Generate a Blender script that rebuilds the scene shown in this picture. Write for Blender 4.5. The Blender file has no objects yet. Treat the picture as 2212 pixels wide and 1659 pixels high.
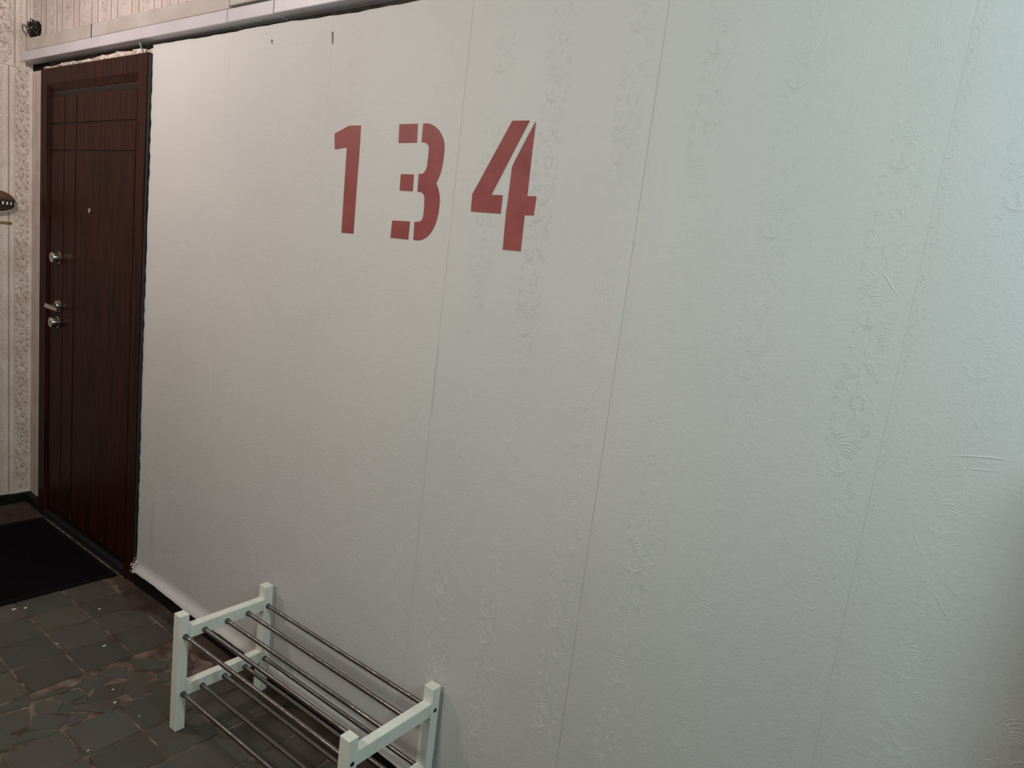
import bpy, math, random
import numpy as np
from mathutils import Matrix, Vector
random.seed(7)
rng = np.random.default_rng(11)
sc = bpy.context.scene
C = bpy.context.collection

# ------------------------------------------------------------------ camera
F_PX = 1499.377
YAW, PITCH, ROLL = 0.625709, -0.168160, 0.122919
CAM = Vector((0.4745, -1.3523, 1.5208))
fw = Vector((-math.sin(YAW)*math.cos(PITCH), math.cos(YAW)*math.cos(PITCH), math.sin(PITCH)))
r0 = fw.cross(Vector((0, 0, 1))).normalized(); u0 = r0.cross(fw)
rt = math.cos(ROLL)*r0 + math.sin(ROLL)*u0
up = -math.sin(ROLL)*r0 + math.cos(ROLL)*u0
cd = bpy.data.cameras.new('camera'); cam = bpy.data.objects.new('camera', cd); C.objects.link(cam)
cd.sensor_fit = 'HORIZONTAL'; cd.sensor_width = 36.0; cd.lens = F_PX/2212*36; cd.clip_start = .02; cd.clip_end = 50
cam.matrix_world = Matrix(((rt.x, up.x, -fw.x, CAM.x), (rt.y, up.y, -fw.y, CAM.y), (rt.z, up.z, -fw.z, CAM.z), (0, 0, 0, 1)))
sc.camera = cam

# ------------------------------------------------------------------ world, lamps, exposure
w = bpy.data.worlds.new('world'); sc.world = w; w.use_nodes = True
w.node_tree.nodes['Background'].inputs[0].default_value = (.5, .5, .5, 1)
w.node_tree.nodes['Background'].inputs[1].default_value = .0
def lamp(name, loc, col, power, rad):
    l = bpy.data.lights.new(name, 'POINT'); l.color = col; l.energy = power; l.shadow_soft_size = rad
    o = bpy.data.objects.new(name, l); o.location = loc; C.objects.link(o); return o
lamp('warm_ceiling_bulb', (-2.45, -1.10, 2.55), (1.0, .85, .81), 50, .05)
lamp('added_fill_light', (-.70, -1.50, 1.70), (1.0, .93, .84), 33, .10)  # unseen fill light, added to brighten the middle of the wall
lamp('cool_ceiling_bulb', (1.40, -.72, 2.20), (.69, .95, 1.0), 70, .13)
sc.view_settings.view_transform = 'Standard'; sc.view_settings.look = 'None'
sc.view_settings.gamma = 1; sc.view_settings.use_curve_mapping = False
sc.view_settings.exposure = 0.0

# ------------------------------------------------------------------ helpers
class MB:
    """collects vertices and faces, then links them as one mesh object"""
    def __init__(s): s.v = []; s.f = []; s.n = 0; s.mi = []
    def add(s, vs, fs, mi=0):
        vs = np.asarray(vs, float).reshape(-1, 3)
        s.v.append(vs)
        for f in fs: s.f.append(tuple(int(i)+s.n for i in f)); s.mi.append(mi)
        s.n += len(vs)
    def box(s, lo, hi, b=0.0, mi=0):
        x0, y0, z0 = lo; x1, y1, z1 = hi
        if b <= 0:
            v = [(x0,y0,z0),(x1,y0,z0),(x1,y1,z0),(x0,y1,z0),(x0,y0,z1),(x1,y0,z1),(x1,y1,z1),(x0,y1,z1)]
            s.add(v, [(0,3,2,1),(4,5,6,7),(0,1,5,4),(1,2,6,5),(2,3,7,6),(3,0,4,7)], mi); return
        # chamfered box: three offset quads per axis joined by chamfers
        P = []
        for sx in (0, 1):
            for sy in (0, 1):
                for sz in (0, 1):
                    X = x1 if sx else x0; Y = y1 if sy else y0; Z = z1 if sz else z0
                    dx = -b if sx else b; dy = -b if sy else b; dz = -b if sz else b
                    P += [(X, Y+dy, Z+dz), (X+dx, Y, Z+dz), (X+dx, Y+dy, Z)]
        I = lambda sx, sy, sz, k: (sx*4+sy*2+sz)*3+k
        F = []
        for sx in (0, 1): F.append([I(sx,0,0,0), I(sx,1,0,0), I(sx,1,1,0), I(sx,0,1,0)][::1 if sx else -1])
        for sy in (0, 1): F.append([I(0,sy,0,1), I(0,sy,1,1), I(1,sy,1,1), I(1,sy,0,1)][::1 if sy else -1])
        for sz in (0, 1): F.append([I(0,0,sz,2), I(1,0,sz,2), I(1,1,sz,2), I(0,1,sz,2)][::1 if sz else -1])
        for sy in (0, 1):
            for sz in (0, 1): F.append([I(0,sy,sz,1), I(1,sy,sz,1), I(1,sy,sz,2), I(0,sy,sz,2)][::1 if (sy+sz) % 2 == 0 else -1])
        for sx in (0, 1):
            for sz in (0, 1): F.append([I(sx,0,sz,0), I(sx,1,sz,0), I(sx,1,sz,2), I(sx,0,sz,2)][::-1 if (sx+sz) % 2 == 0 else 1])
        for sx in (0, 1):
            for sy in (0, 1): F.append([I(sx,sy,0,0), I(sx,sy,1,0), I(sx,sy,1,1), I(sx,sy,0,1)][::1 if (sx+sy) % 2 == 0 else -1])
        for sx in (0, 1):
            for sy in (0, 1):
                for sz in (0, 1):
                    F.append([I(sx,sy,sz,0), I(sx,sy,sz,1), I(sx,sy,sz,2)][::1 if (sx+sy+sz) % 2 == 1 else -1])
        s.add(P, F, mi)
    def lathe(s, origin, axis, prof, n=24, mi=0):
        """prof: list of (distance along axis, radius)"""
        a = Vector(axis).normalized(); t = Vector((0, 0, 1)) if abs(a.z) < .9 else Vector((1, 0, 0))
        e1 = a.cross(t).normalized(); e2 = a.cross(e1); o = Vector(origin)
        vs, fs = [], []
        for d, r in prof:
            for k in range(n):
                th = 2*math.pi*k/n
                vs.append(tuple(o + a*d + (e1*math.cos(th) + e2*math.sin(th))*r))
        for i in range(len(prof)-1):
            for k in range(n):
                fs.append((i*n+k, i*n+(k+1) % n, (i+1)*n+(k+1) % n, (i+1)*n+k))
        fs.append(tuple(range(n))[::-1]); m = (len(prof)-1)*n; fs.append(tuple(m+k for k in range(n)))
        s.add(vs, fs, mi)
    def tube(s, pts, r, n=8, mi=0):
        pts = [Vector(p) for p in pts]; vs, fs = [], []
        rs = r if hasattr(r, '__len__') else [r]*len(pts)
        prev = None
        for i, p in enumerate(pts):
            t = (pts[min(i+1, len(pts)-1)] - pts[max(i-1, 0)]).normalized()
            if prev is None:
                q = Vector((0, 0, 1)) if abs(t.z) < .9 else Vector((1, 0, 0)); e1 = t.cross(q).normalized()
            else:
                e1 = (prev - t*prev.dot(t)).normalized()
            prev = e1; e2 = t.cross(e1)
            for k in range(n):
                th = 2*math.pi*k/n; vs.append(tuple(p + (e1*math.cos(th)+e2*math.sin(th))*rs[i]))
        for i in range(len(pts)-1):
            for k in range(n): fs.append((i*n+k, i*n+(k+1) % n, (i+1)*n+(k+1) % n, (i+1)*n+k))
        fs.append(tuple(range(n))[::-1]); m = (len(pts)-1)*n; fs.append(tuple(m+k for k in range(n)))
        s.add(vs, fs, mi)
    def prism(s, poly, o, ex, ey, ez, h, b=0.0, mi=0):
        """polygon poly (2-D, counter-clockwise) in the frame o, ex, ey extruded by h along ez, top edge chamfered by b"""
        n = len(poly); o = np.array(o, float); ex = np.array(ex, float); ey = np.array(ey, float); ez = np.array(ez, float)
        P = np.array(poly, float); c = P.mean(0)
        rows = [(P, 0.0)]
        if b > 0:
            d = P-c; L = np.linalg.norm(d, axis=1, keepdims=True); rows += [(P, h-b), (c+d*(1-b/np.maximum(L, 1e-6)), h)]
        else: rows += [(P, h)]
        vs, fs = [], []
        for Q, hh in rows:
            for q in Q: vs.append(o+ex*q[0]+ey*q[1]+ez*hh)
        for i in range(len(rows)-1):
            for k in range(n): fs.append((i*n+k, i*n+(k+1) % n, (i+1)*n+(k+1) % n, (i+1)*n+k))
        m = (len(rows)-1)*n; fs.append(tuple(m+k for k in range(n))); fs.append(tuple(range(n))[::-1])
        s.add(vs, fs, mi)
    def mesh(s, name, mats, smooth=False):
        me = bpy.data.meshes.new(name); V = np.concatenate(s.v) if s.v else np.zeros((0, 3))
        me.from_pydata(V.tolist(), [], s.f)
        for m in (mats if isinstance(mats, (list, tuple)) else [mats]): me.materials.append(m)
        if any(s.mi): me.polygons.foreach_set('material_index', s.mi)
        if smooth:
            me.polygons.foreach_set('use_smooth', [True]*len(s.f))
            try: me.set_sharp_from_angle(angle=math.radians(38))
            except Exception: pass
        me.update(); return me
    def build(s, name, mats, parent=None, smooth=False, label=None, kind=None):
        o = bpy.data.objects.new(name, s.mesh(name, mats, smooth)); C.objects.link(o)
        if parent is not None: o.parent = parent
        if label: o['label'] = label
        if kind: o['kind'] = kind
        return o
def empty(name, loc=(0, 0, 0), rz=0.0):
    o = bpy.data.objects.new(name, None); o.location = loc; o.rotation_euler = (0, 0, rz); o.empty_display_size = .05; C.objects.link(o); return o
def tag(o, label, cat=None, group=None, kind=None):
    o['label'] = label
    if cat: o['category'] = cat
    if group: o['group'] = group
    if kind: o['kind'] = kind
    return o
_FB = {}
def fbm(x, z, seed, f0=1.0, n=3):
    key = (seed, f0, n)
    if key not in _FB:
        r = np.random.default_rng(seed); P = []
        for k in range(n):
            for _ in range(3):
                a = r.uniform(0, 2*math.pi); ph = r.uniform(0, 2*math.pi); fr = f0*2**k*r.uniform(.7, 1.4)
                P.append((math.cos(a)*fr, math.sin(a)*fr, ph, 1/(3*2**k)))
        _FB[key] = P
    if isinstance(x, float): return sum(w*math.sin(x*cx+z*cz+ph) for cx, cz, ph, w in _FB[key])
    return sum(w*np.sin(x*cx+z*cz+ph) for cx, cz, ph, w in _FB[key])

# ------------------------------------------------------------------ materials
def srgb(r, g, b):
    f = lambda c: (c/255/12.92) if c/255 <= .04045 else ((c/255+.055)/1.055)**2.4
    return (f(r), f(g), f(b), 1)
def mat(name, col, rough=.6, metal=0.0, col2=None, nscale=8.0, nmix=(.4, .65), detail=6, bump=None, coat=0.0, spec=.5, stretch=None, aniso=0.0, coat_rough=.1):
    m = bpy.data.materials.new(name); m.use_nodes = True; nt = m.node_tree; N = nt.nodes; L = nt.links
    b = N['Principled BSDF']; b.inputs['Base Color'].default_value = col; b.inputs['Roughness'].default_value = rough; b.inputs['Metallic'].default_value = metal
    b.inputs['Coat Weight'].default_value = coat; b.inputs['Coat Roughness'].default_value = coat_rough; b.inputs['Specular IOR Level'].default_value = spec
    tc = N.new('ShaderNodeTexCoord'); vec = tc.outputs['Object']
    if stretch:
        mp = N.new('ShaderNodeMapping'); mp.inputs['Scale'].default_value = stretch; L.new(vec, mp.inputs[0]); vec = mp.outputs[0]
    if col2 is not None:
        n = N.new('ShaderNodeTexNoise'); n.inputs['Scale'].default_value = nscale; n.inputs['Detail'].default_value = detail; L.new(vec, n.inputs['Vector'])
        rp = N.new('ShaderNodeMapRange'); rp.inputs[1].default_value, rp.inputs[2].default_value = nmix; L.new(n.outputs['Fac'], rp.inputs[0])
        mx = N.new('ShaderNodeMix'); mx.data_type = 'RGBA'; L.new(rp.outputs[0], mx.inputs[0]); mx.inputs[6].default_value = col; mx.inputs[7].default_value = col2
        L.new(mx.outputs[2], b.inputs['Base Color'])
    if bump:
        last = None
        for sc_, st, ds in bump:
            n = N.new('ShaderNodeTexNoise'); n.inputs['Scale'].default_value = sc_; n.inputs['Detail'].default_value = 4; L.new(vec, n.inputs['Vector'])
            bp = N.new('ShaderNodeBump'); bp.inputs['Strength'].default_value = st; bp.inputs['Distance'].default_value = ds; L.new(n.outputs['Fac'], bp.inputs['Height'])
            if last: L.new(last.outputs[0], bp.inputs['Normal'])
            last = bp
        L.new(last.outputs[0], b.inputs['Normal'])
    return m
M = {}
M['wall_paint'] = mat('pale_wall_paint', (.60, .595, .575, 1), .55, col2=(.56, .56, .545, 1), nscale=1.3, bump=[(600, .25, .001), (130, .30, .002), (34, .16, .004)], spec=.25)
M['red'] = mat('red_brown_paint', srgb(146, 70, 68), .5, col2=srgb(134, 62, 60), nscale=14, bump=[(420, .25, .001)], spec=.35)
M['paper'] = mat('old_wallpaper', srgb(222, 211, 200), .8, col2=srgb(208, 194, 181), nscale=9, bump=[(300, .2, .001)], spec=.2)
M['paper_back'] = mat('shaded_old_wallpaper', srgb(198, 189, 184), .8, col2=srgb(186, 175, 168), nscale=9, bump=[(300, .2, .001)], spec=.2)  # same old wallpaper painted darker to tone down the lamp light on it
M['print'] = mat('wallpaper_print', srgb(132, 104, 87), .8, spec=.2)
M['printhi'] = mat('wallpaper_print_light', srgb(212, 196, 180), .75, spec=.2)
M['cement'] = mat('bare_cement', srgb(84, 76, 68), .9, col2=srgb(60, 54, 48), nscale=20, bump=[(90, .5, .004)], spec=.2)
M['void'] = mat('painted_hole_shade', (.008, .007, .006, 1), .95, spec=.1)  # near-black colour standing in for the shade inside gaps and holes
M['duct'] = mat('white_plastic', srgb(188, 186, 192), .42, col2=srgb(180, 177, 182), nscale=5)
M['duct_old'] = mat('yellowed_painted_plastic', srgb(176, 170, 166), .6, col2=srgb(164, 156, 148), nscale=7, bump=[(120, .15, .002)])
M['wood'] = mat('dark_mahogany_veneer', srgb(54, 27, 20), .40, col2=srgb(33, 16, 12), nscale=4, stretch=(14, 14, .8), detail=8, spec=.05, bump=[(60, .03, .001)])
M['wood_dark'] = mat('dark_brown_veneer_edge', srgb(26, 15, 12), .45, spec=.12)
M['seal'] = mat('black_rubber_seal', (.010, .009, .009, 1), .6)
M['steel_dark'] = mat('dark_steel', srgb(62, 62, 66), .45, metal=.7)
M['chrome'] = mat('satin_nickel', (.52, .49, .44, 1), .22, metal=1.0)
M['rod'] = mat('brushed_steel_tube', (.27, .25, .245, 1), .15, metal=1.0)
# brushed finish: fine rings around the tube tip the normal to and fro along the axis
_nt = M['rod'].node_tree; _N = _nt.nodes; _b = _N['Principled BSDF']; _b.inputs['Roughness'].default_value = .10; _b.inputs['Anisotropic'].default_value = .9
_tg = _N.new('ShaderNodeTangent'); _tg.direction_type = 'RADIAL'; _tg.axis = 'X'; _nt.links.new(_tg.outputs[0], _b.inputs['Tangent'])
_tc = _N.new('ShaderNodeTexCoord'); _sx = _N.new('ShaderNodeSeparateXYZ'); _nt.links.new(_tc.outputs['Object'], _sx.inputs[0])
_ml = _N.new('ShaderNodeMath'); _ml.operation = 'MULTIPLY'; _ml.inputs[1].default_value = 400000; _nt.links.new(_sx.outputs['X'], _ml.inputs[0])
_fl = _N.new('ShaderNodeMath'); _fl.operation = 'FLOOR'; _nt.links.new(_ml.outputs[0], _fl.inputs[0])
_wn = _N.new('ShaderNodeTexWhiteNoise'); _wn.noise_dimensions = '1D'; _nt.links.new(_fl.outputs[0], _wn.inputs['W'])
_mr = _N.new('ShaderNodeMapRange'); _mr.inputs[3].default_value = -.32; _mr.inputs[4].default_value = .32; _nt.links.new(_wn.outputs['Value'], _mr.inputs[0])
_cb = _N.new('ShaderNodeCombineXYZ'); _nt.links.new(_mr.outputs[0], _cb.inputs[0])
_vt = _N.new('ShaderNodeVectorTransform'); _vt.vector_type = 'VECTOR'; _vt.convert_from = 'OBJECT'; _vt.convert_to = 'WORLD'; _nt.links.new(_cb.outputs[0], _vt.inputs[0])
_ge = _N.new('ShaderNodeNewGeometry'); _ad = _N.new('ShaderNodeVectorMath'); _ad.operation = 'ADD'; _nt.links.new(_ge.outputs['Normal'], _ad.inputs[0]); _nt.links.new(_vt.outputs[0], _ad.inputs[1])
_no = _N.new('ShaderNodeVectorMath'); _no.operation = 'NORMALIZE'; _nt.links.new(_ad.outputs[0], _no.inputs[0]); _nt.links.new(_no.outputs[0], _b.inputs['Normal'])
M['rod_dark'] = mat('dark_steel_sleeve', (.16, .16, .155, 1), .38, metal=.9)
M['rack'] = mat('white_lacquered_wood', srgb(226, 228, 217), .5, col2=srgb(209, 211, 198), nscale=22, nmix=(.5, .8), bump=[(260, .06, .001)])
M['screw'] = mat('black_steel_screw', (.035, .035, .04, 1), .4, metal=.6)
M['base'] = mat('black_baseboard_paint', (.006, .006, .006, 1), .6, spec=.25)
M['mat'] = mat('black_ribbed_carpet', (.005, .004, .0045, 1), .95, spec=.05)
M['rubber'] = mat('black_rubber_border', (.006, .0055, .0055, 1), .8, spec=.08)
M['grout'] = mat('dirty_grout', srgb(126, 110, 99), .95, col2=srgb(74, 61, 53), nscale=16, nmix=(.35, .6), bump=[(120, .6, .004)], spec=.15)
M['cable'] = mat('black_cable', (.012, .011, .010, 1), .5)
M['grey_cable'] = mat('grey_cable', srgb(150, 148, 146), .5)
M['ornament'] = mat('brown_carved_wood', srgb(110, 76, 58), .7, col2=srgb(70, 52, 40), nscale=30, stretch=(1, 6, 30))
M['ornament_dark'] = mat('dark_carved_teeth', srgb(66, 54, 46), .8)
M['white'] = mat('white_enamel', srgb(232, 226, 228), .5)
M['brass'] = mat('brass_plate', srgb(150, 132, 84), .45, metal=.55)
M['cement_floor'] = mat('brown_floor_cement', srgb(72, 58, 50), .9, col2=srgb(54, 42, 36), nscale=9, nmix=(.4, .62), bump=[(70, .5, .004)], spec=.2)
M['plaster'] = mat('room_plaster', srgb(120, 118, 112), .9)

def tile_material():
    m = bpy.data.materials.new('slate_floor_tile'); m.use_nodes = True; nt = m.node_tree; N = nt.nodes; L = nt.links
    b = N['Principled BSDF']; b.inputs['Roughness'].default_value = .62; b.inputs['Specular IOR Level'].default_value = .35
    oi = N.new('ShaderNodeObjectInfo'); geo = N.new('ShaderNodeNewGeometry')
    rp = N.new('ShaderNodeValToRGB'); e = rp.color_ramp.elements
    e[0].position = 0; e[0].color = srgb(66, 67, 60); e[1].position = 1; e[1].color = srgb(82, 79, 71)
    x = rp.color_ramp.elements.new(.4); x.color = srgb(70, 74, 67)
    L.new(oi.outputs['Random'], rp.inputs[0])
    n1 = N.new('ShaderNodeTexNoise'); n1.inputs['Scale'].default_value = 7; n1.inputs['Detail'].default_value = 7; L.new(geo.outputs['Position'], n1.inputs['Vector'])
    n2 = N.new('ShaderNodeTexNoise'); n2.inputs['Scale'].default_value = 60; n2.inputs['Detail'].default_value = 5; L.new(geo.outputs['Position'], n2.inputs['Vector'])
    mr = N.new('ShaderNodeMapRange'); mr.inputs[1].default_value = .40; mr.inputs[2].default_value = .70; L.new(n1.outputs['Fac'], mr.inputs[0])
    # brown cement dirt that lies thick along the wall (y near 0) and thins out into the corridor
    sep = N.new('ShaderNodeSeparateXYZ'); L.new(geo.outputs['Position'], sep.inputs[0])
    wr = N.new('ShaderNodeMapRange'); wr.inputs[1].default_value = -.26; wr.inputs[2].default_value = -.06; wr.inputs[3].default_value = .0; wr.inputs[4].default_value = .75; L.new(sep.outputs['Y'], wr.inputs[0])
    nm = N.new('ShaderNodeMath'); nm.operation = 'MULTIPLY'; nm.inputs[1].default_value = 1.6; L.new(n2.outputs['Fac'], nm.inputs[0])
    wm = N.new('ShaderNodeMath'); wm.operation = 'MULTIPLY'; L.new(wr.outputs[0], wm.inputs[0]); L.new(nm.outputs[0], wm.inputs[1])
    ad = N.new('ShaderNodeMath'); ad.operation = 'MULTIPLY_ADD'; ad.inputs[1].default_value = .55; ad.use_clamp = True; L.new(mr.outputs[0], ad.inputs[0]); L.new(wm.outputs[0], ad.inputs[2])
    mx = N.new('ShaderNodeMix'); mx.data_type = 'RGBA'; L.new(ad.outputs[0], mx.inputs[0]); L.new(rp.outputs[0], mx.inputs[6]); mx.inputs[7].default_value = srgb(70, 57, 50)
    L.new(mx.outputs[2], b.inputs['Base Color'])
    bp = N.new('ShaderNodeBump'); bp.inputs['Strength'].default_value = .35; bp.inputs['Distance'].default_value = .002; L.new(n2.outputs['Fac'], bp.inputs['Height']); L.new(bp.outputs[0], b.inputs['Normal'])
    return m
M['tile'] = tile_material()

# ------------------------------------------------------------------ setting: floor, walls, ceiling
XL, YB, XR, YF, ZC = -3.545, .02, 2.3, -3.1, 2.75
TH = .0026                                          # tile thickness above the bedding
b = MB(); b.box((XL-.15, YF-.15, -.12), (XR+.15, YB+.15, -TH)); floor = b.build('floor', M['grout'], kind='structure')
tag(floor, 'dirty mortar bed of the corridor floor with brown grout between slate tiles', kind='structure')
b = MB(); b.box((XL-.15, YF-.15, ZC), (XR+.15, YB+.15, ZC+.1)); tag(b.build('ceiling', M['plaster'], kind='structure'), 'plain corridor ceiling above the wall', kind='structure')
b = MB(); b.box((XL-.12, YF, -.1), (XL, YB+.12, ZC)); wall_left = b.build('wall_left', M['paper']); tag(wall_left, 'narrow end wall in old beige wallpaper with brown floral bands', kind='structure')
b = MB(); b.box((XR, YF, -.1), (XR+.12, YB+.12, ZC)); tag(b.build('wall_right', M['plaster']), 'plain plaster end wall of the corridor', kind='structure')
b = MB(); b.box((XL-.12, YF-.12, -.1), (XR+.12, YF, ZC)); tag(b.build('wall_front', M['plaster']), 'plain plaster wall on the corridor side facing the number', kind='structure')
# back wall: base wall around the door opening; bare cement below the ducts, old wallpaper above and left
DX0, DX1, DZ1 = -3.351, -2.351, 2.137
b = MB()
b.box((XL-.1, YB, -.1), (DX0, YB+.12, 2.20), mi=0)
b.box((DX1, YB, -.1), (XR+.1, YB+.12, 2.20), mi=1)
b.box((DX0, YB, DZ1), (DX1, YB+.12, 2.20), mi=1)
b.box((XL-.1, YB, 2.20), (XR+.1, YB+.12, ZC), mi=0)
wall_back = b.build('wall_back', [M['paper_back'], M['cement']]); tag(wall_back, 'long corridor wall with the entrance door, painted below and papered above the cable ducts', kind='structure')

b = MB(); b.box((.79, -.22, 0), (1.10, -.001, 1.56), .004); tag(b.build('shadow_caster_1', M['plaster']), 'added unseen box against the painted wall to the right, casting a shadow', kind='structure')  # unseen box added to shade the lower right of the wall
# ------------------------------------------------------------------ embossed wallpaper motif (strokes in a 0.085 x 0.268 m cell)
def arc(p, ang, length, bend, n=6):
    pts = [p]; a = ang
    for i in range(n-1):
        a += bend/(n-1); q = pts[-1]; pts.append((q[0]+math.cos(a)*length/(n-1), q[1]+math.sin(a)*length/(n-1)))
    return pts
def make_motif(seed):
    r = random.Random(seed); S = []
    def fan(x, z, ang, n, length, bend, step=.0036, spread=.10, wd=.00105, h=1.0):
        """n curved strokes side by side, the middle ones longest, like the ribs of a leaf"""
        for k in range(n):
            t = (k-(n-1)/2); px = x-math.sin(ang)*step*t; pz = z+math.cos(ang)*step*t
            L = length*(1-.35*abs(t)/max(n/2, 1))*r.uniform(.85, 1.1)
            S.append((arc((px, pz), ang+spread*t, L, bend+.08*t, 7), wd, h*r.uniform(.75, 1.1)))
    # big plume and the bowl flower under it
    fan(-.022, -.034, .95, 8, .046, -1.15, .0046, .13, .0013, 1.3)
    fan(.004, -.030, .30, 5, .036, 1.2, .0042, .12, .0012, 1.1)
    for k in range(5): S.append((arc((-.035+.004*k, -.066-.005*k), math.radians(-55+6*k), .066-.009*k, 1.75, 8), .0012, 1.15))
    fan(-.014, -.062, .2, 5, .018, -1.6, .0040, .15)
    fan(.020, -.070, -.5, 5, .020, 1.4, .0036, .12)
    fan(.030, -.098, 3.5, 6, .026, .9, .0038, .10, .0011, 1.1)
    fan(-.006, -.112, 3.9, 5, .022, 1.1, .0036, .14)
    # rosette of loose petals
    for k in range(8):
        a = 2*math.pi*k/8+r.uniform(-.2, .2); rr = .007
        for q in (-.22, .0, .22): S.append((arc((.004+rr*math.cos(a+q), .052+rr*math.sin(a+q)), a+.3+q, r.uniform(.009, .014), -1.4, 5), .0010, .95))
    for k in range(22):
        x, z = r.uniform(-.036, .036), r.uniform(-.132, .132)
        fan(x, z, r.uniform(0, 6.28), r.choice((3, 3, 4, 5)), r.uniform(.010, .017), r.choice((-1, 1))*r.uniform(.8, 1.9), .0033, .13, .0009, .85)
    fan(-.020, .088, 1.9, 6, .024, -1.3, .0036, .14)
    fan(.016, .098, .7, 6, .026, 1.5, .0036, .14)
    fan(-.026, .020, 2.6, 5, .020, 1.6, .0034, .14)
    fan(.026, .012, -.2, 6, .022, -1.7, .0034, .12)
    # scroll leaves down both edges of the band
    for k in range(9):
        z = -.125+.0295*k
        fan(-.037+r.uniform(-.003, .003), z, math.radians(r.uniform(40, 80)), 3, .019, -1.9, .0034, .2, .0010, .95)
        fan(.036+r.uniform(-.004, .003), z+.01, math.radians(r.uniform(80, 130)), 3, .017, 1.7, .0034, .2, .0010, .9)
    for k in range(22):
        S.append((arc((r.uniform(-.034, .034), r.uniform(-.134, .134)), r.uniform(0, 6.28), r.uniform(.007, .016), r.uniform(-2.4, 2.4), 5), .0010, r.uniform(.6, 1)))
    return S
MOTIF = make_motif(3)
PER_Z = .268
HEIGHT = .00085
def stroke(mb, pts, wd, h, y0, mi=0, sy=-1.0, axes=None):
    """a ridge: triangular section tapering to both ends; pts are (x, z) on a wall whose outward normal is -y (or axes)"""
    n = len(pts); vs = []
    for i, (x, z) in enumerate(pts):
        a = pts[max(i-1, 0)]; c = pts[min(i+1, n-1)]; tx, tz = c[0]-a[0], c[1]-a[1]; L = math.hypot(tx, tz) or 1
        nx, nz = -tz/L, tx/L; t = i/(n-1); k = (math.sin(math.pi*min(max(t, .0), 1))*.85+.15); ww = wd*k
        y = y0(x, z) if callable(y0) else y0
        for s, hh in ((-1, 0), (0, h*k), (1, 0)): vs.append((x+nx*ww*s, y+.00005-hh, z+nz*ww*s))
    fs = []
    for i in range(n-1):
        for s in (0, 1): fs.append((i*3+s, i*3+s+1, (i+1)*3+s+1, (i+1)*3+s))
    if axes == 'left':                              # wall_left: x -> along y, outward normal +x
        vs = [(XL-(v[1]), v[0], v[2]) for v in vs]; fs = [f[::-1] for f in fs]
    mb.add(vs, fs, mi)

# ------------------------------------------------------------------ numerals (outlines in photo-plane coordinates mapped to the wall plane y = 0)
def unproj(px, py, axis, val):
    d = rt*((px-1106)/F_PX) + up*(-(py-829.5)/F_PX) + fw
    t = (val-CAM[axis])/d[axis]; return CAM + d*t
def NUM(pts): return [(lambda p: (p.x, p.z))(unproj(680+x/4.0963, 220+y/4.0963, 1, 0.0)) for x, y in pts]
DIG = {
 '1': [NUM([(178,282),(300,214),(330,211),(409,209),(393,460),(368,790),(342,1166),(238,1158),(268,690),(287,402),(180,421)])],
 '3': [NUM([(752,198),(912,194),(903,362),(744,364)]),
       NUM([(962,192),(1010,192),(1060,215),(1105,260),(1135,320),(1147,385),(1143,470),(1130,560),(1110,640),(1075,720),(1092,770),(1104,830),(1104,900),(1092,990),(1075,1060),(1045,1130),(1005,1185),(960,1215),(920,1226),(874,1222),(886,1062),(925,1060),(950,1045),(962,1010),(970,930),(972,850),(962,815),(940,800),(911,797),(922,636),(950,637),(975,620),(992,585),(1000,540),(1012,430),(1010,395),(995,370),(975,361),(948,358)]),
       NUM([(764,640),(877,642),(866,791),(754,785)]), NUM([(688,1050),(843,1058),(827,1219),(672,1203)])],
 '4': [NUM([(1751,168),(1903,166),(1750,460),(1640,675),(1562,823),(1663,826),(1645,991),(1384,971),(1397,815),(1440,740)]),
       NUM([(1957,178),(1925,430),(1880,833),(1962,837),(1937,1006),(1857,1003),(1821,1323),(1666,1307),(1693,1000),(1722,790),(1748,580),(1775,520),(1900,280)])]}
def rounded(pts, corners):
    n = len(pts); out = []
    for i in range(n):
        p0, p1, p2, p3 = pts[i-1], pts[i], pts[(i+1) % n], pts[(i+2) % n]
        if i in corners: p0 = p1
        if (i+1) % n in corners: p3 = p2
        out.append(p1)
        if i in corners and (i+1) % n in corners: continue
        for t in (.25, .5, .75):
            out.append(tuple(.5*((2*b)+(c-a)*t+(2*a-5*b+4*c-d)*t*t+(3*b-a-3*c+d)*t**3) for a, b, c, d in zip(p0, p1, p2, p3)))
    return out
DIG['3'][1] = rounded(DIG['3'][1], {0, 9, 19, 20, 28, 29, 38})
POLYS = [p for k in '134' for p in DIG[k]]
def inside(x, z, poly):
    c = False; n = len(poly); j = n-1
    for i in range(n):
        xi, zi = poly[i]; xj, zj = poly[j]
        if (zi > z) != (zj > z) and x < (xj-xi)*(z-zi)/(zj-zi)+xi: c = not c
        j = i
    return c

# ------------------------------------------------------------------ painted wallpaper strips on the back wall
SEAMS = [-2.335, -1.822, -1.292, -.760, -.235, .303, .836, 1.37, 1.90, XR]
def sm(a, b, x):
    t = (x-a)/(b-a); t = min(max(t, 0.0), 1.0) if isinstance(t, float) else np.clip(t, 0, 1); return t*t*(3-2*t)
def wob(x, z):
    """slow unevenness of the papered board, flat around the numerals"""
    if isinstance(x, (float, int)): x = float(x); z = float(z)
    amp = .0006+.0022*sm(.15, .6, x)+.0012*sm(-1.2, -2.2, x)
    flat = 1-(sm(-1.75, -1.5, x)*(1-sm(-.35, -.1, x))*sm(1.05, 1.3, z))
    return amp*flat*(fbm(x, z, 5, 5.5, 3)+.8*fbm(x, z*.6, 9, 18, 2)*.35)
def ztop(x): return 2.164-.004*sm(-1.9, -.9, x)-.004*np.sin(x*9)*.5-.0009*np.sin(x*31+1)-.0006*np.sin(x*73)
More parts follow.
